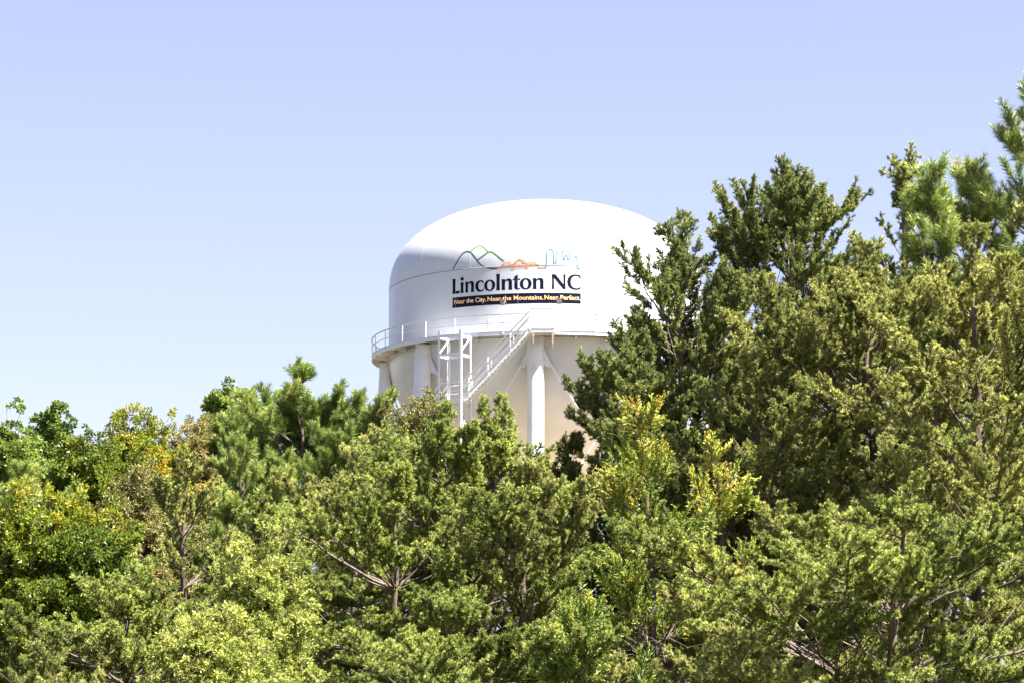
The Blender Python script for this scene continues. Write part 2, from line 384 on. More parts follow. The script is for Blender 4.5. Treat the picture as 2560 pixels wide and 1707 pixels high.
# ---- catwalk ----------------------------------------------------------------
CW = empty('catwalk', (0, 0, 0), TW)
m = MB(); m.lathe([(RW + .002, ZD1 - .012), (RC - .02, ZD1 - .012), (RC - .02, ZD1 - .03), (RW + .002, ZD1 - .03)], 240, closed=True); m.build('deck', M_paint, CW)
m = MB(); m.lathe([(RC - .015, ZD0), (RC + .055, ZD0), (RC + .055, ZD0 + .012), (RC, ZD0 + .02), (RC, ZD1 - .012), (RC + .055, ZD1 - .004), (RC + .055, ZD1 + .008), (RC - .015, ZD1 + .008)], 240, closed=True)
m.build('fascia', M_paint, CW)
m = MB(); m.lathe([(RW + .002, ZD0 - .02), (RW + .10, ZD0 - .02), (RW + .10, ZD0 - .05), (RW + .002, ZD0 - .05)], 240, closed=True); m.build('ring_girder', M_paint, CW)
STEP = 360 / 31
br = MB(); br.add([(0, -RC + .02, ZD1 - .04), (0, -RC + .02, ZD0 + .01), (0, -RW - .09, ZD0 - .19), (0, -RW - .003, ZD0 - .19), (0, -RW - .003, ZD1 - .04)], None)
V0 = br.V[0]; V = np.concatenate([V0 + (-.012, 0, 0), V0 + (.012, 0, 0)])
def prism(n):
    return [tuple(range(n)), tuple(range(2 * n - 1, n - 1, -1))], [(i, (i + 1) % n + 0, (i + 1) % n + n, i + n) for i in range(n)]
me = bpy.data.meshes.new('bracket'); c_, s_ = prism(5); me.from_pydata([tuple(v) for v in V], [], c_ + s_); me.materials.append(M_paint)
for i in range(31):
    o = meshobj('bracket', me, CW); o.rotation_euler = (0, 0, R_(-19.1 + (i + .5) * STEP))
post = MB(); post.bar((0, -RC - .01, ZD1 - .2), (0, -RC - .01, ZR), .055, .05, (0, 1, 0)); pm = np_mesh('rail_post', post.V[0], [post.Q[0]], [M_paint])
angs = [-19.1 + i * STEP for i in range(31)]
angs = [a for a in angs if not (-9 < (a + 180) % 360 - 180 < 9)] + [-11.6]
for a in angs:
    o = meshobj('rail_post', pm, CW); o.rotation_euler = (0, 0, R_(a))
def arc(r, z, a0=2.2, a1=354.7, n=150): return [pol(a0 + (a1 - a0) * i / n, r, z) for i in range(n + 1)]
def sweep(mb, sec, z, a0=2.2, a1=354.7, n=150):
    k = len(sec); V = [pol(a0 + (a1 - a0) * i / n, q[0], z + q[1]) for i in range(n + 1) for q in sec]
    mb.add(V, [(i * k + j, (i + 1) * k + j, (i + 1) * k + (j + 1) % k, i * k + (j + 1) % k) for i in range(n) for j in range(k)])
for z, hh, fl in ((ZR, .065, .055), (ZD1 + .56, .045, .03)):
    m = MB(); ro = RC + .025      # angle section: upright leg with a top leg pointing outward
    sweep(m, [(ro - .008, -hh), (ro, -hh), (ro, -.008), (ro + fl, -.008), (ro + fl, 0), (ro - .008, 0)], z); m.build('guard_rail', M_paint, CW)

# ---- legs and bracing -------------------------------------------------------
BAT = .05
def legp(phi, z): return pol(phi, 10.62 + (ZB - z) * BAT, z)
LEGA = [-3.75 + 45 * k for k in range(8)]
panels = [36.0, 24.3, 12.4, 0.6]
for i, a in enumerate(LEGA):
    m = MB(); zz = [ZD0 - .01, 37, 30, 20, 10, .35]
    m.tube([legp(a, z) for z in zz], .55, 28)
    LG = m.build('leg', M_paint, TW, smooth=True)
    m = MB(); m.tube([legp(a, .36), legp(a, .30)], .95, 28); m.tube([legp(a, .30), legp(a, 0.0)], [1.3, 1.3], 20)
    m.add([legp(a, .36)], None); m.build('footing', M_bounce_tan, LG)
    for j in range(3):
        zt, zb = panels[j], panels[j + 1]
        for sgn in (-1, 1):
            b = a + 45 * sgn
            p, q = legp(a, zt), legp(b, zb)
            d = (q - p) / np.linalg.norm(q - p)
            # gusset plate: wedge against the leg narrowing to the clevis
            up = np.array([0, 0, 1.]); side = d - up * d[2]; side /= np.linalg.norm(side)
            nn = np.cross(side, up)
            base = p + side * .53
            ol = [base + up * .62, base + side * .27 + up * .05, base + side * .56 - up * .52, base + side * .42 - up * .70, base + side * .16 - up * .62, base - up * .40]
            V = [v + nn * .02 for v in ol] + [v - nn * .02 for v in ol]
            c_, s_ = prism(6); me = bpy.data.meshes.new('gusset_plate'); me.from_pydata([tuple(v) for v in V], [], c_ + s_); me.materials.append(M_paint)
            meshobj('gusset_plate', me, LG)
            st = base + side * .42 - up * .42
            en = q - d * .5
            m = MB(); dd = (en - st); dd /= np.linalg.norm(dd)
            m.bar(st - dd * .05, st + dd * .55, .10, .16, nn); m.tube([st + dd * .5, en], .05, 8)
            m.build('brace_rod', M_paint, LG, smooth=False)
for j in (1, 2):
    z = panels[j]
    for i, a in enumerate(LEGA):
        p, q = legp(a, z), legp(a + 45, z); d = (q - p) / np.linalg.norm(q - p)
        m = MB(); m.tube([p + d * .5, q - d * .5], .20, 12); m.build('horizontal_strut', M_paint, TW, smooth=True)

# ---- platform, stair and stair tower ---------------------------------------
PF = empty('stair_platform', (0, 0, 0), TW)
m = MB(); m.add([(-1.0, -11.62, ZD1 - .0), (.52, -11.62, ZD1), (.52, -12.74, ZD1), (-1.0, -12.74, ZD1), (-1.0, -11.62, ZD1 - .03), (.52, -11.62, ZD1 - .03), (.52, -12.74, ZD1 - .03), (-1.0, -12.74, ZD1 - .03)],
      [(3, 2, 1, 0), (4, 5, 6, 7), (0, 1, 5, 4), (1, 2, 6, 5), (2, 3, 7, 6), (3, 0, 4, 7)]); m.build('deck', M_paint, PF)
def channel(mb, a, b, h, fl, outward, up=(0, 0, 1)):
    """channel section from a to b: web and two flanges toward outward"""
    a = np.array(a, float); b = np.array(b, float); o_ = np.array(outward, float); u = np.array(up, float)
    d = (b - a) / np.linalg.norm(b - a); u = u - d * (u @ d); u /= np.linalg.norm(u); o_ = o_ - d * (o_ @ d) - u * (o_ @ u); o_ /= np.linalg.norm(o_)
    mb.bar(a, b, .012, h, u)
    for s in (-1, 1):
        off = u * s * (h / 2 - .006) + o_ * (fl / 2 + .006)
        mb.bar(a + off, b + off, fl, .012, u)
m = MB(); channel(m, (-1.0, -12.70, ZD1 - .17), (.50, -12.70, ZD1 - .17), .28, .07, (0, -1, 0)); m.build('fascia', M_paint, PF)
m = MB(); channel(m, (.50, -11.7, ZD1 - .17), (.50, -12.69, ZD1 - .17), .28, .07, (1, 0, 0)); m.build('fascia', M_paint, PF)
for x in (-.85, .40):
    m = MB(); m.bar((x, -12.62, ZD0 - .06), (x, -10.6, ZD0 - .62), .10, .14); m.bar((x, -12.66, ZD0 - .01), (x, -12.45, ZD0 - .16), .16, .20); m.build('support_arm', M_paint, PF)
    m = MB(); m.bar((x, -11.1, ZD0 - .08), (x, -11.1, ZD0 - .8), .05, .10, (0, 1, 0)); m.build('hanger', M_paint, PF)
for y in (-12.2, -11.8):
    m = MB(); m.bar((-.95, y, ZD0 - .03), (.45, y, ZD0 - .03), .07, .09); m.build('floor_joist', M_paint, PF)
for x, y in ((-1.0, -12.72), (.37, -12.72), (-1.0, -11.66), (.37, -11.66)):
    m = MB(); m.bar((x, y, ZD1 - .1), (x, y, ZD1 + 1.2), .05, .05, (0, 1, 0)); m.build('rail_post', M_paint, PF)
for z in (ZD1 + 1.2, ZD1 + .6):
    hh = .06 if z > ZD1 + 1 else .04; m = MB()
    m.bar((-1.02, -12.75, z), (.39, -12.75, z), .008, hh); m.bar((-1.02, -12.775, z + hh / 2), (.39, -12.775, z + hh / 2), hh, .008)
    m.bar((.40, -12.74, z), (.40, -11.66, z), .008, hh); m.bar((.425, -12.74, z + hh / 2), (.425, -11.66, z + hh / 2), hh, .008); m.build('guard_rail', M_paint, PF)
m = MB(); m.bar((-.98, -12.735, ZD1 + .06), (.36, -12.735, ZD1 + .06), .012, .11); m.build('toe_board', M_paint, PF)

ZL = 33.10
STt = np.array([-1.0, -12.28, ZD1 - .10]); STb = np.array([-5.20, -11.25, ZL - .02])
def stair(name, top, bot, ntr, w=.82):
    ST = empty(name, (0, 0, 0), TW)
    d = bot - top; L = np.linalg.norm(d); d = d / L
    hd = np.array([d[0], d[1], 0]); hd /= np.linalg.norm(hd); sd_ = np.array([-hd[1], hd[0], 0])
    if sd_[1] > 0: sd_ = -sd_     # toward the camera
    up = np.cross(d, sd_); up *= np.sign(up[2])
    for s in (1, -1):
        m = MB(); channel(m, top + sd_ * s * w / 2, bot + sd_ * s * w / 2, .27, .07, sd_ * s, up); m.build('stringer', M_paint, ST)
    hz = top[2] - bot[2]
    for k in range(1, ntr):
        p = top + (bot - top) * (k / ntr)
        m = MB(); a_, b_ = p - sd_ * (w / 2 - .01), p + sd_ * (w / 2 - .01)
        m.bar(a_ , b_, .24, .035, (0, 0, 1)); m.bar(a_ + hd * .12 - (0, 0, .03), b_ + hd * .12 - (0, 0, .03), .015, .06, (0, 0, 1)); m.build('tread', M_paint, ST)
    for s in (1, -1):
        o_ = sd_ * s * (w / 2 + .02)
        for hgt, rr_ in ((1.05, .08), (.58, .06)):
            m = MB(); a_, b_ = top + o_ + (0, 0, hgt + .1), bot + o_ + (0, 0, hgt + .1)
            m.bar(a_, b_, .008, rr_, up); m.bar(a_ + sd_ * .03 + up * rr_ / 2, b_ + sd_ * .03 + up * rr_ / 2, rr_, .008, up); m.build('handrail', M_paint, ST)
        for t in (.29, .63, .92):
            p = top + (bot - top) * t + o_; m = MB(); m.bar(p, p + (0, 0, 1.15), .06, .05, (0, 1, 0)); m.build('rail_post', M_paint, ST)
    return ST
stair('stair_flight', STt, STb, 20)

PH = -28.5
er = pol(PH, 1, 0); et = np.array([cos(R_(PH)), sin(R_(PH)), 0])
def tp(r, t, z): return er * r + et * t + np.array([0, 0, z])
ST = empty('stair_tower', (0, 0, 0), TW)
R0, R1, HW = 11.72, 13.07, .78
for r, t in ((R0, -HW), (R0, HW), (R1, -HW), (R1, HW)):
    m = MB(); sgn = 1 if t > 0 else -1; rs = 1 if r == R1 else -1
    # angle section column
    zc = (ZD1 + .03) if r == R1 else ZD1 - .28
    m.bar(tp(r, t, 0), tp(r, t, zc), .16, .018, er)
    m.bar(tp(r - .07 * rs, t + sgn * .07, 0), tp(r - .07 * rs, t + sgn * .07, zc), .018, .15, er)
    m.build('column', M_paint, ST)
    m = MB(); m.tube([tp(r, t, .35), tp(r, t, 0)], .35, 16); m.build('footing', M_bounce_tan, ST)
def beam(a, b, h=.17): m = MB(); m.bar(a, b, .03, h); m.bar(np.array(a) + (0, 0, h / 2 - .008), np.array(b) + (0, 0, h / 2 - .008), .10, .012); m.build('cross_beam', M_paint, ST)
def strut(a, b, w=.13): m = MB(); m.bar(a, b, .012, w, (0, 0, 1)); m.bar(a, b, .09, .012, (0, 0, 1)); m.build('diagonal_brace', M_paint, ST)
e = .09
for z in (ZD0 - .06, 36.0, ZL - .12):
    beam(tp(R1, -HW + e, z), tp(R1, HW - e, z)); beam(tp(R0, -HW + e, z), tp(R0, HW - e, z))
    for t in (-HW, HW): beam(tp(R0 + e, t, z - .03), tp(R1 - e, t, z - .03))
for t in (-HW, HW):
    strut(tp(R1 - .05, t, 36.1), tp(R0 + .05, t, ZD0 - .1)); strut(tp(R0 + .05, t, ZL - .3), tp(R1 - .05, t, ZL - 2.2))
m = MB()
V = [tp(r, t, z) for z in (ZL, ZL - .03) for r, t in ((R0, -HW), (R0, HW), (R1, HW), (R1, -HW))]
m.add(V, [(0, 1, 2, 3), (7, 6, 5, 4), (0, 4, 5, 1), (1, 5, 6, 2), (2, 6, 7, 3), (3, 7, 4, 0)]); m.build('landing', M_paint, ST)
for z in (ZL + 1.07, ZL + .55):
    for a_, b_ in (((R1, -HW), (R1, HW)), ((R0, -HW), (R0, HW))):
        m = MB(); m.tube([tp(*a_, z), tp(*b_, z)], .022, 8); m.build('guard_rail', M_paint, ST)
zl = ZL
for k in range(3):
    a_ = tp((R0 + R1) / 2, -HW if k % 2 == 0 else HW, zl - .1)
    zl -= 4.4
    # lower flights go out to a far landing and come back
    far = tp((R0 + R1) / 2 - .3, -HW - 4.2, zl - .1) if k % 2 == 0 else tp((R0 + R1) / 2, -HW, zl - .1)
    top_ = a_ if k % 2 == 0 else tp((R0 + R1) / 2 + .9, -HW - 4.2, zl + 4.3)
    if k % 2 == 1: far = tp((R0 + R1) / 2 + .9, -HW - .1, zl - .1)
    stair('stair_flight', top_, far, 19)
for i in range(2):
    m = MB(); z = ZL - 4.4 - 8.8 * i - .1
    V = [tp(r, t, zz) for zz in (z, z - .04) for r, t in ((R0 - .2, -HW - 5.2), (R0 - .2, -HW - 4.1), (R1 + .7, -HW - 4.1), (R1 + .7, -HW - 5.2))]
    m.add(V, [(0, 1, 2, 3), (7, 6, 5, 4), (0, 4, 5, 1), (1, 5, 6, 2), (2, 6, 7, 3), (3, 7, 4, 0)]); m.build('landing', M_paint, ST)
for r in (R0 - .1, R1 + .6):
    for t in (-HW - 5.1, -HW - 4.2):
        m = MB(); m.bar(tp(r, t, 0), tp(r, t, ZL - 4.4), .14, .14, (0, 1, 0)); m.build('column', M_paint, ST)

# ---- floodlights on the rail ------------------------------------------------
for ph0, tilt in ((-13.9, 12), (3.9, 0)):
    FL = empty('floodlight', (0, 0, 0), TW)
    p = pol(ph0, RC + .06, 0); inw = -pol(ph0, 1, 0); tn = np.array([cos(R_(ph0 + tilt)), sin(R_(ph0 + tilt)), 0])
    m = MB(); m.tube([p + (0, 0, ZD1 - .2), p + (0, 0, 39.16)], .022, 8); m.build('pole', M_paint, FL)
    m = MB(); m.tube([p + (0, 0, 39.0), p + (0, 0, 39.24)], .018, 8); m.bar(p - tn * .12 + (0, 0, 39.23), p + tn * .12 + (0, 0, 39.23), .04, .03)
    for s in (-1, 1): m.bar(p + tn * .12 * s + (0, 0, 39.23), p + tn * .14 * s + (0, 0, 39.42), .012, .04)
    m.build('bracket', M_lampd, FL)
    # housing: flared box opening up toward the wall
    z0, z1 = 39.26, 39.56
    b0 = [p + tn * x * .10 + inw * y for x, y in ((-1, -.10), (1, -.10), (1, .06), (-1, .06))]
    b1 = [p + tn * x * .185 + inw * y for x, y in ((-1, -.16), (1, -.16), (1, .16), (-1, .16))]
    V = [v + (0, 0, z0) for v in b0] + [v + (0, 0, z0 + .12) for v in [p + (q - p) * 1.35 for q in b0]] + [v + (0, 0, z1) for v in b1]
    Q = [(3, 2, 1, 0)] + [(k * 4 + i, k * 4 + (i + 1) % 4, k * 4 + 4 + (i + 1) % 4, k * 4 + 4 + i) for k in (0, 1) for i in range(4)]
    m = MB(); m.add(V, Q); m.build('housing', M_lamp, FL)
    m = MB(); m.add([v + (0, 0, z1 - .01) for v in b1], [(0, 1, 2, 3)]); m.build('glass', M_glass, FL)
    m = MB()
    for a_, b_ in zip(b1, b1[1:] + b1[:1]): m.bar(a_ + (0, 0, z1), b_ + (0, 0, z1), .03, .025)
    m.build('rim', M_lamp, FL)
    m = MB(); m.tube([p + tn * .16 + (0, 0, 39.40), p + tn * .24 + (0, 0, 39.34), p + tn * .26 + (0, 0, 39.25), p + tn * .05 + (0, 0, 39.24)], .008, 5); m.build('cable', M_lampd, FL)
    # junction box lower on the pole
    m = MB(); m.bar(p + (0, 0, ZD1 + .50), p + (0, 0, ZD1 + .56), .09, .06, (0, 1, 0)); m.build('junction_box', M_lampd, FL)

# ------------------------------------------------------------------ foliage sprays
rng = np.random.default_rng(7)
def unit(v): return v / (np.linalg.norm(v, axis=-1, keepdims=True) + 1e-9)
def needles(P, Dn, L, w, curve=0.0, seg=1):
    """P base points, Dn directions, L lengths: thin blades"""
    n = len(P); side = unit(np.cross(Dn, unit(rng.normal(size=(n, 3)))))
    V = []; T = []
    if seg == 1:
        V = np.concatenate([P - side * w / 2, P + side * w / 2, P + Dn * L[:, None]]); i = np.arange(n)
        return V, np.zeros((0, 4), int), np.stack([i, i + n, i + 2 * n], -1)
    bend = unit(np.cross(Dn, side)) * (curve * L)[:, None]
    mid = P + Dn * (L * .5)[:, None] + bend * .3; tip = P + Dn * L[:, None] * .96 + bend
    V = np.concatenate([P - side * w / 2, P + side * w / 2, mid - side * w * .45, mid + side * w * .45, tip]); i = np.arange(n)
    return V, np.stack([i, i + n, i + 3 * n, i + 2 * n], -1), np.stack([i + 2 * n, i + 3 * n, i + 4 * n], -1)

def finish_spray(name, wood, leaf, leafmat, woodmat):
    V = []; Q = []; T = []; n = 0; mq = []; mt = []
    for (v, q, t), mi in ((wood, 1), (leaf, 0)):
        if v is None: continue
        V.append(v)
        if len(q): Q.append(q + n); mq += [mi] * len(q)
        if len(t): T.append(t + n); mt += [mi] * len(t)
        n += len(v)
    fs = []
    if Q: fs.append(np.concatenate(Q))
    if T: fs.append(np.concatenate(T))
    me = np_mesh(name, np.concatenate(V), fs, [leafmat, woodmat], mq + mt)
    return bpy.data.objects.new(name, me)      # kept out of the scene: only copied on the crowns

def join(parts):
    V = []; Q = []; T = []; n = 0
    for v, q, t in parts:
        V.append(v); n0 = n; n += len(v)
        if len(q): Q.append(q + n0)
        if len(t): T.append(t + n0)
    return np.concatenate(V), (np.concatenate(Q) if Q else np.zeros((0, 4), int)), (np.concatenate(T) if T else np.zeros((0, 3), int))

def stems(paths, r0, r1, sides=3):
    P = np.array(paths); K = P.shape[1]
    r = np.linspace(r0, r1, K)[None].repeat(len(P), 0)
    v, q = tubes(P, r, sides); return v, q, np.zeros((0, 3), int)

def spray_needle(name, mat_, length, nl, count, ang, w, sub, seg=1, curve=0, tipbias=0.6):
    axes = [(np.zeros(3), np.array([0, 0, 1.]), length)]
    for k in range(sub):
        a = rng.uniform(0, 2 * pi); z = length * rng.uniform(.15, .65); e = rng.uniform(.5, 1.0)
        axes.append((np.array([0, 0, z]), np.array([cos(a) * sin(e), sin(a) * sin(e), cos(e)]), length * rng.uniform(.35, .6)))
    wood = []; parts = []
    for st, d, L in axes:
        bendv = rng.normal(size=3) * .08 * L
        pts = [st, st + d * L * .5 + bendv * .5, st + d * L + bendv * .3]; wood.append(pts)
        n = int(count * L / length); t = rng.uniform(0, 1, n) ** tipbias * 1.0
        base = st + d * (t * L)[:, None] + bendv * (t * (1 - t) * 2)[:, None]
        x = unit(np.cross(d, [.3, .8, .2])); y = np.cross(d, x); a = rng.uniform(0, 2 * pi, n)
        e = np.radians(rng.normal(ang, 12, n)) * (1 - .45 * t ** 3)
        dn = d * np.cos(e)[:, None] + (x * np.cos(a)[:, None] + y * np.sin(a)[:, None]) * np.sin(e)[:, None]
        parts.append(needles(base, unit(dn), nl * rng.uniform(.75, 1.15, n), w, curve, seg))
    return finish_spray(name, stems(wood, .006, .003), join(parts), mat_, M_twig)

def spray_leaf(name, mat_, length, lsize, count, width=.55, droop=.3, sub=2, spread=1.0):
    axes = [(np.zeros(3), np.array([0, 0, 1.]), length)]
    for k in range(sub):
        a = rng.uniform(0, 2 * pi); z = length * rng.uniform(.2, .7); e = rng.uniform(.6, 1.1)
        axes.append((np.array([0, 0, z]), np.array([cos(a) * sin(e), sin(a) * sin(e), cos(e)]), length * rng.uniform(.4, .7)))
    wood = []; Vs = []; n0 = 0; Ts = []
    for st, d, L in axes:
        wood.append([st, st + d * L * .5, st + d * L])
        n = max(4, int(count * L / length)); t = np.sqrt(rng.uniform(.05, 1, n))
        base = st + d * (t * L)[:, None]; a = rng.uniform(0, 2 * pi, n); e = rng.uniform(.5, 1.4, n) * spread
        x = unit(np.cross(d, [.3, .8, .2])); y = np.cross(d, x)
        dn = unit(d * np.cos(e)[:, None] + (x * np.cos(a)[:, None] + y * np.sin(a)[:, None]) * np.sin(e)[:, None] + rng.normal(size=(n, 3)) * .25)
        s = lsize * rng.uniform(.65, 1.25, n); side = unit(np.cross(dn, unit(rng.normal(size=(n, 3))))); nn = np.cross(dn, side)
        base = base + dn * (s * .35)[:, None]
        l = base + dn * (s * .45)[:, None] + side * (s * width * .5)[:, None] + nn * (s * .10)[:, None]
        r = base + dn * (s * .45)[:, None] - side * (s * width * .5)[:, None] + nn * (s * .10)[:, None]
        tip = base + dn * s[:, None] - nn * (s * .12)[:, None]
        V = np.concatenate([base, l, tip, r]); i = np.arange(n)
        Vs.append(V); Ts.append(np.concatenate([np.stack([i, i + n, i + 2 * n], -1), np.stack([i, i + 2 * n, i + 3 * n], -1)]) + n0); n0 += 4 * n
    return finish_spray(name, stems(wood, .006, .003), (np.concatenate(Vs), np.zeros((0, 4), int), np.concatenate(Ts)), mat_, M_twig)

def spray_cedar(name, mat_, length=.34):
    """feathery flat plume: side shoots that carry smaller shoots, all of scale leaves"""
    d = np.array([0, 0, 1.]); parts = []; wood = [[np.zeros(3), d * length * .5, d * length]]
    def shoot(st, dr, L, r):
        v, q = tubes(np.array([[st, st + dr * L * .5, st + dr * L]]), np.array([[r, r * .9, r * .15]]), 3)
        parts.append((v, q, np.zeros((0, 3), int)))
    for k in range(15):
        t = (k + .5) / 15; a = rng.uniform(0, 2 * pi); e = rng.uniform(.5, .85)
        dr = unit(np.array([cos(a) * sin(e), sin(a) * sin(e), cos(e)])); L = length * .34 * (1.1 - .7 * t) * rng.uniform(.7, 1.3)
        shoot(d * t * length, dr, L, .0065)
        for j in range(3):
            u = .2 + .25 * j; b = unit(dr + rng.normal(size=3) * .55 + d * .3)
            shoot(d * t * length + dr * L * u, b, L * .55, .006)
    shoot(d * length * .75, d, length * .35, .008)
    return finish_spray(name, stems(wood, .006, .004), join(parts), mat_, M_twig)

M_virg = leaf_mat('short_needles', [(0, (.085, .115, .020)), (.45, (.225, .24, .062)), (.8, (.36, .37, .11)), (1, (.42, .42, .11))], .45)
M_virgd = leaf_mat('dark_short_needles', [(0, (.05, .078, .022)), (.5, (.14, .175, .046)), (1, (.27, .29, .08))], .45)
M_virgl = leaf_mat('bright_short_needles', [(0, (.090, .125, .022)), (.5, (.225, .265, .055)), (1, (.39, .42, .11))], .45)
M_lob = leaf_mat('long_needles', [(0, (.085, .13, .030)), (.5, (.185, .235, .055)), (.9, (.32, .35, .09)), (1, (.38, .32, .10))], .42)
M_ced = leaf_mat('yellow_scale_leaves', [(0, (.10, .15, .015)), (.4, (.21, .23, .03)), (.8, (.36, .32, .05)), (1, (.46, .34, .06))], .5)
M_cedg = leaf_mat('green_scale_leaves', [(0, (.06, .10, .016)), (.5, (.135, .18, .028)), (1, (.32, .32, .05))], .5)
M_oak = leaf_mat('turning_oak_leaves', [(0, (.06, .10, .012)), (.55, (.15, .18, .018)), (.85, (.28, .24, .022)), (1, (.40, .20, .03))], .38, .38)
M_oakb = leaf_mat('brown_oak_leaves', [(0, (.08, .085, .022)), (.5, (.16, .155, .045)), (1, (.28, .22, .08))], .38, .28)
M_pop = leaf_mat('broad_green_leaves', [(0, (.05, .085, .016)), (.5, (.125, .175, .03)), (1, (.24, .29, .05))], .35, .38)
M_shr = leaf_mat('yellow_green_leaves', [(0, (.13, .16, .030)), (.5, (.24, .27, .060)), (1, (.38, .37, .10))], .45, .38)

def three(f): return [f(i) for i in range(3)]
SPR = {
 'virg': three(lambda i: spray_needle('spray', M_virg, .13, .040, 100, 60, .0060, 3)),
 'virgd': three(lambda i: spray_needle('spray', M_virgd, .12, .038, 100, 58, .0060, 3)),
 'virgl': three(lambda i: spray_needle('spray', M_virgl, .13, .041, 100, 60, .0060, 3)),
 'lob': three(lambda i: spray_needle('spray', M_lob, .22, .145, 95, 46, .0062, 0, seg=2, curve=.10, tipbias=.75)),
 'ced': three(lambda i: spray_cedar('spray', M_ced)),
 'cedg': three(lambda i: spray_cedar('spray', M_cedg)),
 'oak': three(lambda i: spray_leaf('spray', M_oak, .30, .085, 26, .55)),
 'oakb': three(lambda i: spray_leaf('spray', M_oakb, .28, .085, 26, .42, spread=1.25)),
 'pop': three(lambda i: spray_leaf('spray', M_pop, .30, .085, 26, .85)),
 'shr': three(lambda i: spray_leaf('spray', M_shr, .30, .06, 30, .5)),
}
def node_group(kind):
    ng = bpy.data.node_groups.new('sprays_' + kind, 'GeometryNodeTree')
    ng.interface.new_socket('Geometry', in_out='INPUT', socket_type='NodeSocketGeometry')
    ng.interface.new_socket('Geometry', in_out='OUTPUT', socket_type='NodeSocketGeometry')
    n = ng.nodes; l = ng.links
    gi = n.new('NodeGroupInput'); go = n.new('NodeGroupOutput')
    g2 = n.new('GeometryNodeGeometryToInstance')
    for ob in SPR[kind][::-1]:
        oi = n.new('GeometryNodeObjectInfo'); oi.inputs['Object'].default_value = ob; oi.inputs['As Instance'].default_value = False
        l.new(oi.outputs['Geometry'], g2.inputs[0])
    ip = n.new('GeometryNodeInstanceOnPoints'); ip.inputs['Pick Instance'].default_value = True
    l.new(gi.outputs[0], ip.inputs['Points']); l.new(g2.outputs[0], ip.inputs['Instance'])
    def attr(nm, t):
        a = n.new('GeometryNodeInputNamedAttribute'); a.data_type = t; a.inputs['Name'].default_value = nm; return a
    a = attr('pick', 'INT'); l.new([o for o in a.outputs if o.enabled and o.name == 'Attribute'][0], ip.inputs['Instance Index'])
    a = attr('turn', 'FLOAT_VECTOR'); er_ = n.new('FunctionNodeEulerToRotation')
    l.new([o for o in a.outputs if o.enabled and o.name == 'Attribute'][0], er_.inputs[0]); l.new(er_.outputs[0], ip.inputs['Rotation'])
    a = attr('size', 'FLOAT'); l.new([o for o in a.outputs if o.enabled and o.name == 'Attribute'][0], ip.inputs['Scale'])
    l.new(ip.outputs[0], go.inputs[0])
    return ng
NG = {}
def crown_obj(kind, P, Dr, size, tint, parent, name='crown'):
    """one crown: a cloud of sprays, each turned along its twig"""
    if kind not in NG: NG[kind] = node_group(kind)
    n = len(P); Z = unit(Dr); X = unit(np.cross(Z, unit(rng.normal(size=(n, 3))))); Y = np.cross(Z, X)
    ry = -np.arcsin(np.clip(X[:, 2], -1, 1)); rx = np.arctan2(Y[:, 2], Z[:, 2]); rzv = np.arctan2(X[:, 1], X[:, 0])
    me = np_mesh(name, P, [])
    for nm, t, key, val in (('turn', 'FLOAT_VECTOR', 'vector', np.stack([rx, ry, rzv], -1)), ('size', 'FLOAT', 'value', size),
                            ('tint', 'FLOAT', 'value', np.clip(tint, 0, 1)), ('pick', 'INT', 'value', rng.integers(0, 3, n))):
        at_ = me.attributes.new(nm, t, 'POINT'); at_.data.foreach_set(key, np.asarray(val, dtype=np.int32 if t == 'INT' else np.float32).ravel())
    o = meshobj(name, me, parent); md = o.modifiers.new('sprays', 'NODES'); md.node_group = NG[kind]
    o['kind'] = 'stuff'
    return o

def lerp_poly(P, idx, u):
    K = P.shape[1] - 1; x = np.clip(u * K, 0, K - 1e-4); k = x.astype(int); f = (x - k)[:, None]
    a = P[idx, k]; b = P[idx, k + 1]; return a * (1 - f) + b * f, unit(b - a)

def patch_noise(P, s=1.3, seed=0):
    r = np.random.default_rng(seed); v = np.zeros(len(P))
    for k in range(5):
        w = r.normal(size=3) * s * (1 + .5 * k); v += np.sin(P @ w + r.uniform(0, 6)) / (1 + .35 * k)
    return v / 2.2

def grow(start, az, el0, el1, L, K, wob, g):
    """polylines whose elevation runs from el0 to el1"""
    M = len(az); t = np.linspace(0, 1, K - 1)[None]
    e = el0[:, None] * (1 - t) + el1[:, None] * t + g.normal(size=(M, K - 1)) * wob
    a = az[:, None] + np.cumsum(g.normal(size=(M, K - 1)) * wob, 1)
    d = np.stack([np.cos(e) * np.cos(a), np.cos(e) * np.sin(a), np.sin(e)], -1) * (L / (K - 1))[:, None, None]
    return np.concatenate([start[:, None], start[:, None] + np.cumsum(d, 1)], 1)

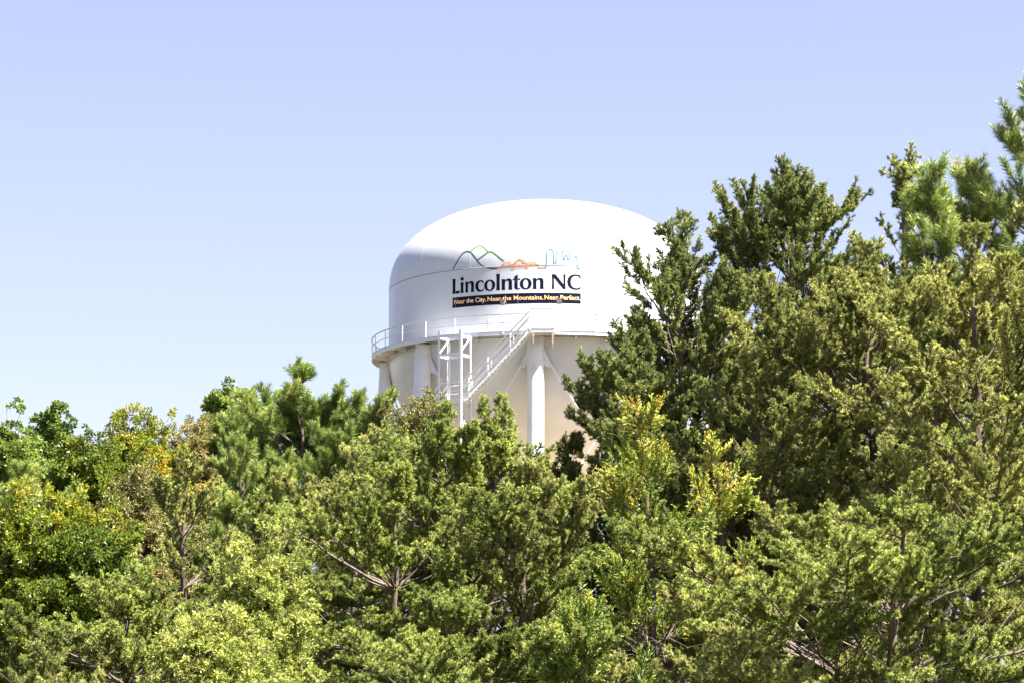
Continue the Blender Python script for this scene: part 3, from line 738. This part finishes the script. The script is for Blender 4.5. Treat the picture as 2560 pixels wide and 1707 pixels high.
def conifer(name, top, Rc, z0, kind, seed, label, cat='tree', group=None, prof=(.12, .75, 1.0, .8), lean=(0, 0), nprim=None, dens=1.0,
            size=1.0, up=(1.05, .12), droop=.3, tint0=.4, bare=.14, leader=.5, gap=.25, trunk_r=None, shift=None, seclen=1.0, tvar=.25, ring=1.15, flat=.11, esd=.09, tscale=1.1, ttop=0.0, hollow=.12, jit=.16):
    """top = apex point; Rc = greatest crown radius; z0 = lowest boughs"""
    g = np.random.default_rng(seed)
    x, y, H = top; H -= .08; bx, by = x - lean[0], y - lean[1]
    T = empty(name, (bx, by, 0)); tag(T, label, cat, group)
    K = 12; t = np.linspace(0, 1, K); wob = np.cumsum(g.normal(size=(K, 2)) * .06, 0); wob -= wob[-1] * t[:, None] * 1.0
    TR = np.stack([lean[0] * t ** 1.3 + wob[:, 0], lean[1] * t + wob[:, 1], H * t], -1)
    r0 = trunk_r or .009 * H + .04
    tr_r = r0 * (1 - t) ** .8 + .012
    n1 = nprim or int((H - z0) * 7.5)
    h = z0 + (H - z0) * (g.uniform(0, 1, n1) ** .9); h = np.sort(h); ro_ = (seed * .37) % 1 * ring; h = h + (np.round((h - ro_) / ring) * ring + ro_ - h) * .93 * (h < z0 + (H - z0) * .85); h = np.clip(h, z0, H - .1)
    u = (h - z0) / (H - z0)                              # 0 bottom, 1 top
    pr = np.interp(u, [0, .25, .6, .85, 1], [prof[3], prof[2], prof[1], prof[1] * .55 + prof[0] * .45, prof[0]])
    az = np.arange(n1) * 2.39996 + g.normal(size=n1) * .35
    az0 = az.copy()
    lump = 1 + gap * np.sin(az0 * 2 + h * 1.9 + seed) * np.sin(h * 2.7 + seed * 1.3)
    L = (Rc * pr - .25) * g.uniform(.62, 1.12, n1) * lump
    L = np.maximum(L, .35)
    el0 = up[1] + (up[0] - up[1]) * u ** 1.5 + g.normal(size=n1) * esd * (1 + u)
    el1 = el0 + .28 - droop * (1 - u) + g.normal(size=n1) * .12
    # reach: keep horizontal radius near L
    em = (el0 + el1) / 2
    L = L / np.maximum(np.cos(em), .45)
    L = np.minimum(L, np.maximum(.3, (H - .25 - .25 * g.uniform(0, 1, n1) * Rc - h) / np.maximum(np.sin(em), .15)))
    st = np.stack([np.interp(h, TR[:, 2], TR[:, i]) for i in range(3)], -1)
    P1 = grow(st, az, el0, el1, L, 8, .11, g)
    rr1 = (.007 + .0075 * L)[:, None] * np.linspace(1, .22, 8)[None]
    # second order
    ns = np.maximum(4, (L * 6.5 * dens).astype(int)); i1 = np.repeat(np.arange(n1), ns)
    cnt = np.concatenate([np.arange(k) for k in ns]); uu = .24 + .76 * (cnt + g.uniform(0, 1, len(i1))) / np.repeat(ns, ns)
    p, tg = lerp_poly(P1, i1, uu)
    az1 = np.arctan2(tg[:, 1], tg[:, 0]); sgn = np.where(cnt % 2 == 0, 1, -1)
    a2 = az1 + sgn * g.uniform(.35, 1.15, len(i1)); e1 = np.arcsin(np.clip(tg[:, 2], -1, 1))
    e2 = e1 * .6 + g.normal(size=len(i1)) * flat + .12
    L2 = (.22 + .42 * L[i1] * (1 - uu) ** .7 * (.35 + .65 * np.minimum(1, uu * 3))) * g.uniform(.6, 1.25, len(i1)) * seclen
    P2 = grow(p, a2, e2, e2 + .12 + .3 * u[i1], L2, 5, .11, g)
    rr2 = (.004 + .0065 * L2)[:, None] * np.linspace(1, .4, 5)[None]
    # inner wood is bare
    alive = (uu > bare + hollow * (1 - u[i1]) + g.uniform(0, .22, len(i1))) | (u[i1] > .85)
    zmax = np.percentile(P2[:, -1, 2], 99.6) + .12; fz = (H - z0) / (zmax - z0)
    fit = lambda z: np.where(z > z0, z0 + (z - z0) * fz, z)
    P1[..., 2] = fit(P1[..., 2]); P2[..., 2] = fit(P2[..., 2]); TR[:, 2] = fit(TR[:, 2])
    m = MB(); m.tube(TR, tr_r, 10); m.build('trunk', M_bark, T, smooth=True)
    v1, q1 = tubes(P1, rr1, 5); v2, q2 = tubes(P2[:, ::2], rr2[:, ::2], 3)
    m = MB(); m.add(v1, q1); m.add(v2, q2)
    # fine dead twigs inside
    nd = int(n1 * 3); j = g.integers(0, int(n1 * .65), nd); pd, td = lerp_poly(P1, j, g.uniform(.05, .5, nd))
    PD = grow(pd, g.uniform(0, 2 * pi, nd), g.normal(size=nd) * .5, g.normal(size=nd) * .5, g.uniform(.3, 1.0, nd), 4, .22, g)
    v3, q3 = tubes(PD, np.linspace(.006, .003, 4)[None].repeat(nd, 0), 3); m.add(v3, q3)
    B = m.build('branches', M_twig, T, smooth=True); B['kind'] = 'stuff'
    # sprays
    ia = np.where(alive)[0]; sp = .043 / dens
    n3 = np.maximum(2, (L2[ia] / (sp if kind[:4] == 'virg' else .065 / dens)).astype(int)); i2 = np.repeat(ia, n3)
    c3 = np.concatenate([np.arange(k) for k in n3]); u3 = .12 + .88 * (c3 + g.uniform(.2, 1, len(i2))) / np.repeat(n3, n3)
    p3, t3 = lerp_poly(P2, i2, np.clip(u3, 0, 1))
    d3 = unit(t3 * .8 + g.normal(size=p3.shape) * .42 + np.array([0, 0, .38]))
    # tips of first order and the leader
    nt_ = np.maximum(2, (L * 7).astype(int)); i4 = np.repeat(np.arange(n1), nt_); u4 = 1 - .4 * g.uniform(0, 1, len(i4)) ** 1.3
    p4, t4 = lerp_poly(P1, i4, u4); d4 = unit(t4 + g.normal(size=p4.shape) * .35 + np.array([0, 0, .3]))
    nl_ = max(2, int(14 * leader / .3)); hz = TR[-1, 2] - g.uniform(0, 1.1 * leader + .1, nl_) ; p5 = np.stack([np.interp(hz, TR[:, 2], TR[:, i]) for i in range(3)], -1)
    d5 = unit(g.normal(size=p5.shape) * .45 + np.array([0, 0, 1.]))
    P = np.concatenate([p3, p4, p5]); Dd = np.concatenate([d3, d4, d5])
    keep = (P[:, 2] > 1.2) & ((P[:, 2] > 4.2) | (g.uniform(0, 1, len(P)) < .45)); P = P[keep]; Dd = Dd[keep]
    sz = size * g.uniform(.6, 1.35, len(P)) * np.concatenate([1.12 - .38 * np.clip(u3, 0, 1) ** 2, 1.0 - .35 * np.clip((u4 - .6) / .4, 0, 1), np.full(len(p5), .75)])[keep]
    wp = P + np.array([bx, by, 0])
    tint = tint0 + ttop * ((P[:, 2] - z0) / (H - z0) - .5) + tvar * patch_noise(wp, tscale, seed) + g.normal(size=len(P)) * jit
    tint = np.where(g.uniform(0, 1, len(P)) < .015, 1.0, tint)
    crown_obj(kind, P, Dd, sz, tint, T)
    return T

def broadleaf(name, top, Rx, Rz, kind, seed, label, cat='tree', group=None, clumps=42, per=46, cr=.85, tint0=.4, tvar=.3, size=1.0, bark=None, lean=(0, 0), dense_low=True):
    """top = highest point; crown an uneven ellipsoid of leaf clumps on limbs"""
    g = np.random.default_rng(seed)
    x, y, H = top; bx, by = x - lean[0], y - lean[1]
    T = empty(name, (bx, by, 0)); tag(T, label, cat, group)
    bark = bark or M_dark_bark
    cz = H - Rz
    K = 9; t = np.linspace(0, 1, K); wob = np.cumsum(g.normal(size=(K, 2)) * .09, 0)
    TR = np.stack([lean[0] * t + wob[:, 0] * t, lean[1] * t + wob[:, 1] * t, (H - .8) * t], -1)
    m = MB(); m.tube(TR, (.012 * H + .03) * (1 - t) ** .7 + .02, 10); m.build('trunk', bark, T, smooth=True)
    # clump centres
    d = unit(g.normal(size=(clumps, 3))); d[:, 2] = np.where(d[:, 2] < -.75, -d[:, 2], d[:, 2])
    rad_ = g.uniform(.45, 1.0, clumps) ** .5
    C = np.array([lean[0], lean[1], cz]) + d * rad_[:, None] * np.array([Rx - cr * .5, Rx - cr * .5, Rz - cr * .7])
    C[0] = (lean[0], lean[1], H - cr * .8)
    hb = np.clip(C[:, 2] - g.uniform(.8, 2.4, clumps) - np.hypot(C[:, 0], C[:, 1]) * .5, 1.0, H - 1.2)
    st = np.stack([np.interp(hb, TR[:, 2], TR[:, i]) for i in range(3)], -1)
    K1 = 6; tt = np.linspace(0, 1, K1)[None, :, None]
    mid = (st + C) / 2 + g.normal(size=C.shape) * .25 - np.array([0, 0, .2])
    P1 = (1 - tt) ** 2 * st[:, None] + 2 * tt * (1 - tt) * mid[:, None] + tt ** 2 * C[:, None]
    v1, q1 = tubes(P1, np.linspace(.055, .018, K1)[None].repeat(clumps, 0), 5)
    m = MB(); m.add(v1, q1)
    # twigs in each clump
    nt_ = 9; i1 = np.repeat(np.arange(clumps), nt_); p, tg = lerp_poly(P1, i1, g.uniform(.55, 1, len(i1)))
    dd = unit(tg * .7 + g.normal(size=p.shape) * .7 + np.array([0, 0, .25])); L = g.uniform(.5, 1.1, len(i1)) * cr
    P2 = grow(p, np.arctan2(dd[:, 1], dd[:, 0]), np.arcsin(dd[:, 2]), np.arcsin(dd[:, 2]) + .15, L, 4, .15, g)
    v2, q2 = tubes(P2, np.linspace(.012, .005, 4)[None].repeat(len(P2), 0), 3); m.add(v2, q2)
    B = m.build('branches', bark if bark is not M_dark_bark else M_twig, T, smooth=True); B['kind'] = 'stuff'
    n3 = max(2, per // nt_ + 1); i2 = np.repeat(np.arange(len(P2)), n3)
    p3, t3 = lerp_poly(P2, i2, g.uniform(.15, 1, len(i2)))
    csc = cr * g.uniform(.7, 1.2, clumps)[i1[i2]]
    off = unit(g.normal(size=p3.shape)) * (g.uniform(0, 1, len(p3)) ** .5 * .38 * csc)[:, None]
    P = p3 + off; Dd = unit(unit(P - C[i1[i2]]) * .7 + t3 * .4 + g.normal(size=P.shape) * .4)
    wp = P + np.array([bx, by, 0])
    tint = tint0 + tvar * patch_noise(wp, .9, seed) + g.normal(size=len(P)) * .15
    crown_obj(kind, P, Dd, size * g.uniform(.75, 1.2, len(P)), tint, T)
    return T

# ------------------------------------------------------------------ the trees
PINES = 'short needled pines of the grove'
def V(px, py, Y, Rc, kind, seed, label, z0=2.6, **k): return conifer('pine_tree', at(px, py, Y), Rc, z0, kind, seed, label, 'pine tree', PINES, **k)
def LB(px, py, Y, Rc, seed, label, z0=4.0, **k):
    k.setdefault('dens', .62); return conifer('long_needled_pine', at(px, py, Y), Rc, z0, 'lob', seed, label, 'pine tree', 'long needled pines', **k)

# right-hand group
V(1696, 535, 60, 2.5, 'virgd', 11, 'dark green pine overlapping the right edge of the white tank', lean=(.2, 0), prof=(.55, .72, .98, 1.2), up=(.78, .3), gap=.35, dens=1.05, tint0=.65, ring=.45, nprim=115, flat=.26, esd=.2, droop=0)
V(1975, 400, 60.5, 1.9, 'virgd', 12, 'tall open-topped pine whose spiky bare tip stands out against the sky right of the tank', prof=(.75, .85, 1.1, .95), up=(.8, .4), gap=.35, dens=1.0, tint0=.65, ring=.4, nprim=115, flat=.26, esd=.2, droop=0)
V(2262, 362, 61, 2.0, 'virg', 13, 'thin sapling-like pine with a long sparse leader between two bushy tips', prof=(.10, .48, 1.2, 1.1), up=(.95, .5), dens=.75, leader=.5, tint0=.4, gap=.3, nprim=100, ring=.5)
V(2165, 570, 57, 2.7, 'virg', 14, 'dense olive green pine directly right of the open-topped tall one', prof=(.35, .95, 1.1, .9), tint0=.55, gap=.3, droop=.15, ring=.7)
V(2430, 545, 55, 3.1, 'virg', 15, 'broad sunlit yellow-green pine at the right edge below the tall long-needled pine', prof=(.35, .95, 1.1, .95), tint0=.6, gap=.35, droop=.15, ring=.75, flat=.18)
V(1890, 850, 56.5, 2.3, 'virg', 16, 'mid-height pine with pale crooked limbs between the cedar and the right-hand crowns', prof=(.35, .95, 1.1, .9), tint0=.45, gap=.5, bare=.2)
V(2250, 1165, 49, 3.2, 'virgl', 17, 'low spreading pine in the bottom right corner with long arching pale boughs', prof=(.5, 1.0, 1.1, .9), tint0=.5, gap=.65, droop=.75, up=(.6, .4), bare=.22, ring=1.3, flat=.12, nprim=48, hollow=.22)
V(1830, 1390, 48, 2.4, 'virg', 18, 'small bushy pine at the bottom edge right of the green cedar', prof=(.4, .95, 1.1, .9), tint0=.6, gap=.6, up=(.7, .3), droop=.5, ring=1.1, flat=.12, nprim=34)
LB(2320, 392, 59.5, 1.3, 21, 'long needled pine tip showing just behind the sparse leader', prof=(.25, .7, .9, .8), up=(1.1, .3), tint0=.45, dens=.8)
LB(2430, 396, 62, 1.6, 22, 'long needled pine with a rounded shaggy tip left of the tallest one', prof=(.3, .85, 1.0, .9), up=(1.1, .3), tint0=.45, dens=.8)
LB(2590, 175, 61, 2.3, 23, 'tallest long needled pine cut off by the right edge of the picture', prof=(.3, .62, .8, .9), up=(1.0, .2), tint0=.45, dens=.6)
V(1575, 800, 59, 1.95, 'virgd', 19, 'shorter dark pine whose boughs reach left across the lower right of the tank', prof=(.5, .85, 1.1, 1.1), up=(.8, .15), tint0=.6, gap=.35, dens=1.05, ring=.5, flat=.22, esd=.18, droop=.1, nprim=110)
# cedars
conifer('cedar_tree', at(1610, 985, 50.5), 1.6, 1.5, 'ced', 31, 'yellow-gold cedar with wispy tips in front of the dark pine', 'cedar tree', 'cedars', prof=(.10, .65, 1.0, 1.0), up=(1.1, .6), dens=.8, size=.85, tint0=.22, tvar=.3, tscale=2.4, ttop=.4, jit=.24, gap=.6, leader=.8)
conifer('cedar_tree', at(1790, 1085, 52), 1.1, 1.5, 'ced', 33, 'slimmer yellow-green cedar a little to the right of the gold one', 'cedar tree', 'cedars', prof=(.10, .7, 1.0, 1.0), up=(1.1, .6), dens=.8, size=.85, tint0=.12, tvar=.28, tscale=2.4, ttop=.4, jit=.24, gap=.6, leader=.8)
conifer('cedar_tree', at(1455, 1480, 47), 1.3, 1.2, 'cedg', 32, 'bright green cedar at the bottom edge left of the gold one', 'cedar tree', 'cedars', prof=(.12, .7, 1.0, 1.0), up=(1.1, .7), dens=1.0, size=.9, tint0=.35, tvar=.3, tscale=2.4, jit=.22, gap=.4, leader=.8)
# centre
V(1235, 972, 57, 2.0, 'virgl', 41, 'fresh green pine directly in front of the tower legs', prof=(.45, 1.0, 1.15, 1.1), tint0=.45, gap=.4, up=(1.2, .3))
V(1120, 992, 56.5, 2.5, 'virgl', 42, 'broad green pine left of the tower legs with layered shadowed boughs', prof=(.4, .95, 1.15, 1.05), tint0=.4, gap=.6, up=(.9, .3), droop=.5, ring=1.1, flat=.13, nprim=62, bare=.2, hollow=.2)
V(955, 985, 66, 1.6, 'virg', 43, 'slender pine with thin upright shoots below the left end of the catwalk', prof=(.10, .7, 1.1, 1.0), tint0=.5, gap=.4, up=(1.3, .4), dens=.8)
V(1425, 1062, 60, 2.1, 'virg', 44, 'pine between the front tower leg and the gold cedar', prof=(.7, 1.0, 1.1, 1.0), tint0=.45, gap=.4)
V(880, 1075, 60, 2.0, 'virg', 45, 'yellowish pine just right of the shaggy long needled pine', prof=(.3, .9, 1.1, 1.0), tint0=.65, gap=.4, up=(1.0, .2))
V(1130, 1450, 49, 2.6, 'virgl', 46, 'low green pine at the bottom centre with flat spreading boughs', prof=(.5, 1.0, 1.1, .9), tint0=.45, gap=.6, droop=.7, up=(.6, .35), ring=1.1, flat=.12, nprim=44, hollow=.2)
V(1325, 1120, 55, 1.7, 'virg', 47, 'small pine that hides the foot of the front tower leg', prof=(.4, .95, 1.1, 1.0), tint0=.5, gap=.4)
V(985, 1130, 55, 2.2, 'virgl', 48, 'fresh green pine below the left-hand tower leg, right of the yellowish pine', prof=(.4, .95, 1.1, 1.0), tint0=.5, gap=.5, nprim=70)
# left
LB(750, 905, 92, 2.75, 51, 'shaggy long needled pine left of the water tower against the sky', z0=6, prof=(.62, 1.0, 1.0, .7), up=(1.15, .3), droop=0, dens=1.15, gap=.4, tint0=.35, leader=.04, nprim=74, flat=.2, esd=.16, ring=.7)
LB(600, 1080, 88, 2.0, 52, 'shorter long needled pine beside the shaggy one on its left side', z0=6, prof=(.3, .8, 1.0, .8), up=(1.0, .25), dens=.9, tint0=.5)
LB(60, 1150, 84, 2.2, 53, 'pale long needled pine behind the yellowing oak at the left edge', z0=6, prof=(.4, .9, 1.0, .8), up=(1.0, .3), dens=.8, tint0=.65)
V(470, 1120, 72, 2.3, 'virg', 54, 'grey-green pine in front of the brownish oak on the left', prof=(.35, .9, 1.1, 1.0), tint0=.5, gap=.45, up=(1.0, .15))
V(640, 1280, 66, 2.2, 'virg', 55, 'darker pine under the long needled pine left of centre', prof=(.4, .95, 1.1, 1.0), tint0=.3, gap=.45)
V(330, 1380, 58, 2.4, 'virgl', 56, 'layered green pine low on the left between the oaks and the shrub', prof=(.45, 1.0, 1.1, 1.0), tint0=.5, gap=.6, up=(.6, .3), droop=.5, ring=1.1, flat=.13, nprim=46)
V(130, 1580, 53, 1.8, 'virg', 57, 'small pine in the bottom left corner', prof=(.4, 1.0, 1.1, 1.0), tint0=.5, gap=.4, up=(.6, .1))
bl = broadleaf
bl('oak_tree', at(330, 1003, 88), 1.7, 4.2, 'oak', 61, 'green oak with orange and yellow turning leaves, tallest of the left-hand broadleaf trees', 'oak tree', clumps=50, per=60, tint0=.5, lean=(.2, 0))
bl('oak_tree', at(225, 1075, 86), 1.6, 4.0, 'oak', 62, 'turning oak filling the gap between the tallest oak and the green broadleaf crowns', 'oak tree', clumps=40, per=60, tint0=.45)
bl('oak_tree', at(485, 1045, 93), 1.5, 4.0, 'oakb', 63, 'brown-leaved oak between the orange-tinged oak and the shaggy pine', 'oak tree', clumps=34, per=64, tint0=.45)
bl('oak_tree', at(350, 1150, 80), 1.5, 3.4, 'oakb', 64, 'brownish thin oak crown with sky showing through it', 'oak tree', clumps=26, per=54, tint0=.5)
bl('oak_tree', at(1050, 995, 78), 1.3, 3.2, 'oakb', 65, 'brown-leaved oak top just below the outside stair of the tower', 'oak tree', clumps=28, per=60, tint0=.25)
bl('broadleaf_tree', at(125, 1022, 100), 1.2, 4.0, 'pop', 66, 'deep green domed broadleaf tree second from the left edge', 'tree', clumps=30, per=60, size=1.1)
bl('broadleaf_tree', at(18, 1036, 98), 1.2, 4.0, 'pop', 67, 'deep green broadleaf tree cut off by the left edge', 'tree', clumps=30, per=60, size=1.1)
bl('broadleaf_tree', at(578, 962, 104), 1.3, 4.2, 'pop', 68, 'bright leafy tree rising behind the shaggy pine on its left', 'tree', clumps=30, per=56, size=1.1, tint0=.6, lean=(.6, 0))
bl('oak_tree', at(110, 1235, 64), 1.75, 1.9, 'oak', 69, 'low yellow-green oak in the foreground of the left edge', 'oak tree', clumps=44, per=64, tint0=.45)
bl('oak_tree', at(245, 1330, 70), 1.3, 3.0, 'oak', 70, 'small dark oak low behind the yellow-green one', 'oak tree', clumps=24, per=50, tint0=.3)
bl('shrub', at(640, 1335, 50), 1.05, 2.6, 'shr', 71, 'pale yellow-green leafy shrub left of bottom centre, the taller of two', 'shrub', 'pale leafy shrubs', clumps=34, per=54, cr=.6, tint0=.45, size=.95, bark=M_twig)
bl('shrub', at(530, 1510, 48), 1.15, 2.2, 'shr', 72, 'pale yellow-green leafy shrub at the bottom edge, the lower of two', 'shrub', 'pale leafy shrubs', clumps=34, per=54, cr=.6, tint0=.55, size=.95, bark=M_twig)

# pines standing behind the first rows, seen through the gaps
for k, (px, py, Y, Rc, s, side) in enumerate(((1650, 960, 72, 2.4, 81, 'behind the dark pine and the gold cedar'), (1850, 800, 74, 2.5, 82, 'behind the mid-height pine with crooked limbs'),
        (2050, 690, 74, 2.6, 83, 'behind the open-topped tall pine'), (2330, 640, 73, 2.7, 84, 'behind the sparse leader'), (2540, 600, 72, 2.7, 85, 'behind the broad pine at the right edge'),
        (1390, 1170, 72, 2.6, 86, 'behind the front tower leg pine'), (1160, 1150, 73, 2.5, 87, 'behind the fresh green pine of the centre'), (980, 1160, 76, 2.5, 88, 'behind the slender pine below the catwalk'),
        (820, 1290, 80, 2.8, 89, 'behind the yellowish pine'), (560, 1400, 84, 2.8, 90, 'behind the two pale shrubs'), (170, 1430, 84, 2.8, 91, 'behind the small dark oak on the left'), (30, 1450, 76, 2.6, 92, 'in shade at the far left edge'))):
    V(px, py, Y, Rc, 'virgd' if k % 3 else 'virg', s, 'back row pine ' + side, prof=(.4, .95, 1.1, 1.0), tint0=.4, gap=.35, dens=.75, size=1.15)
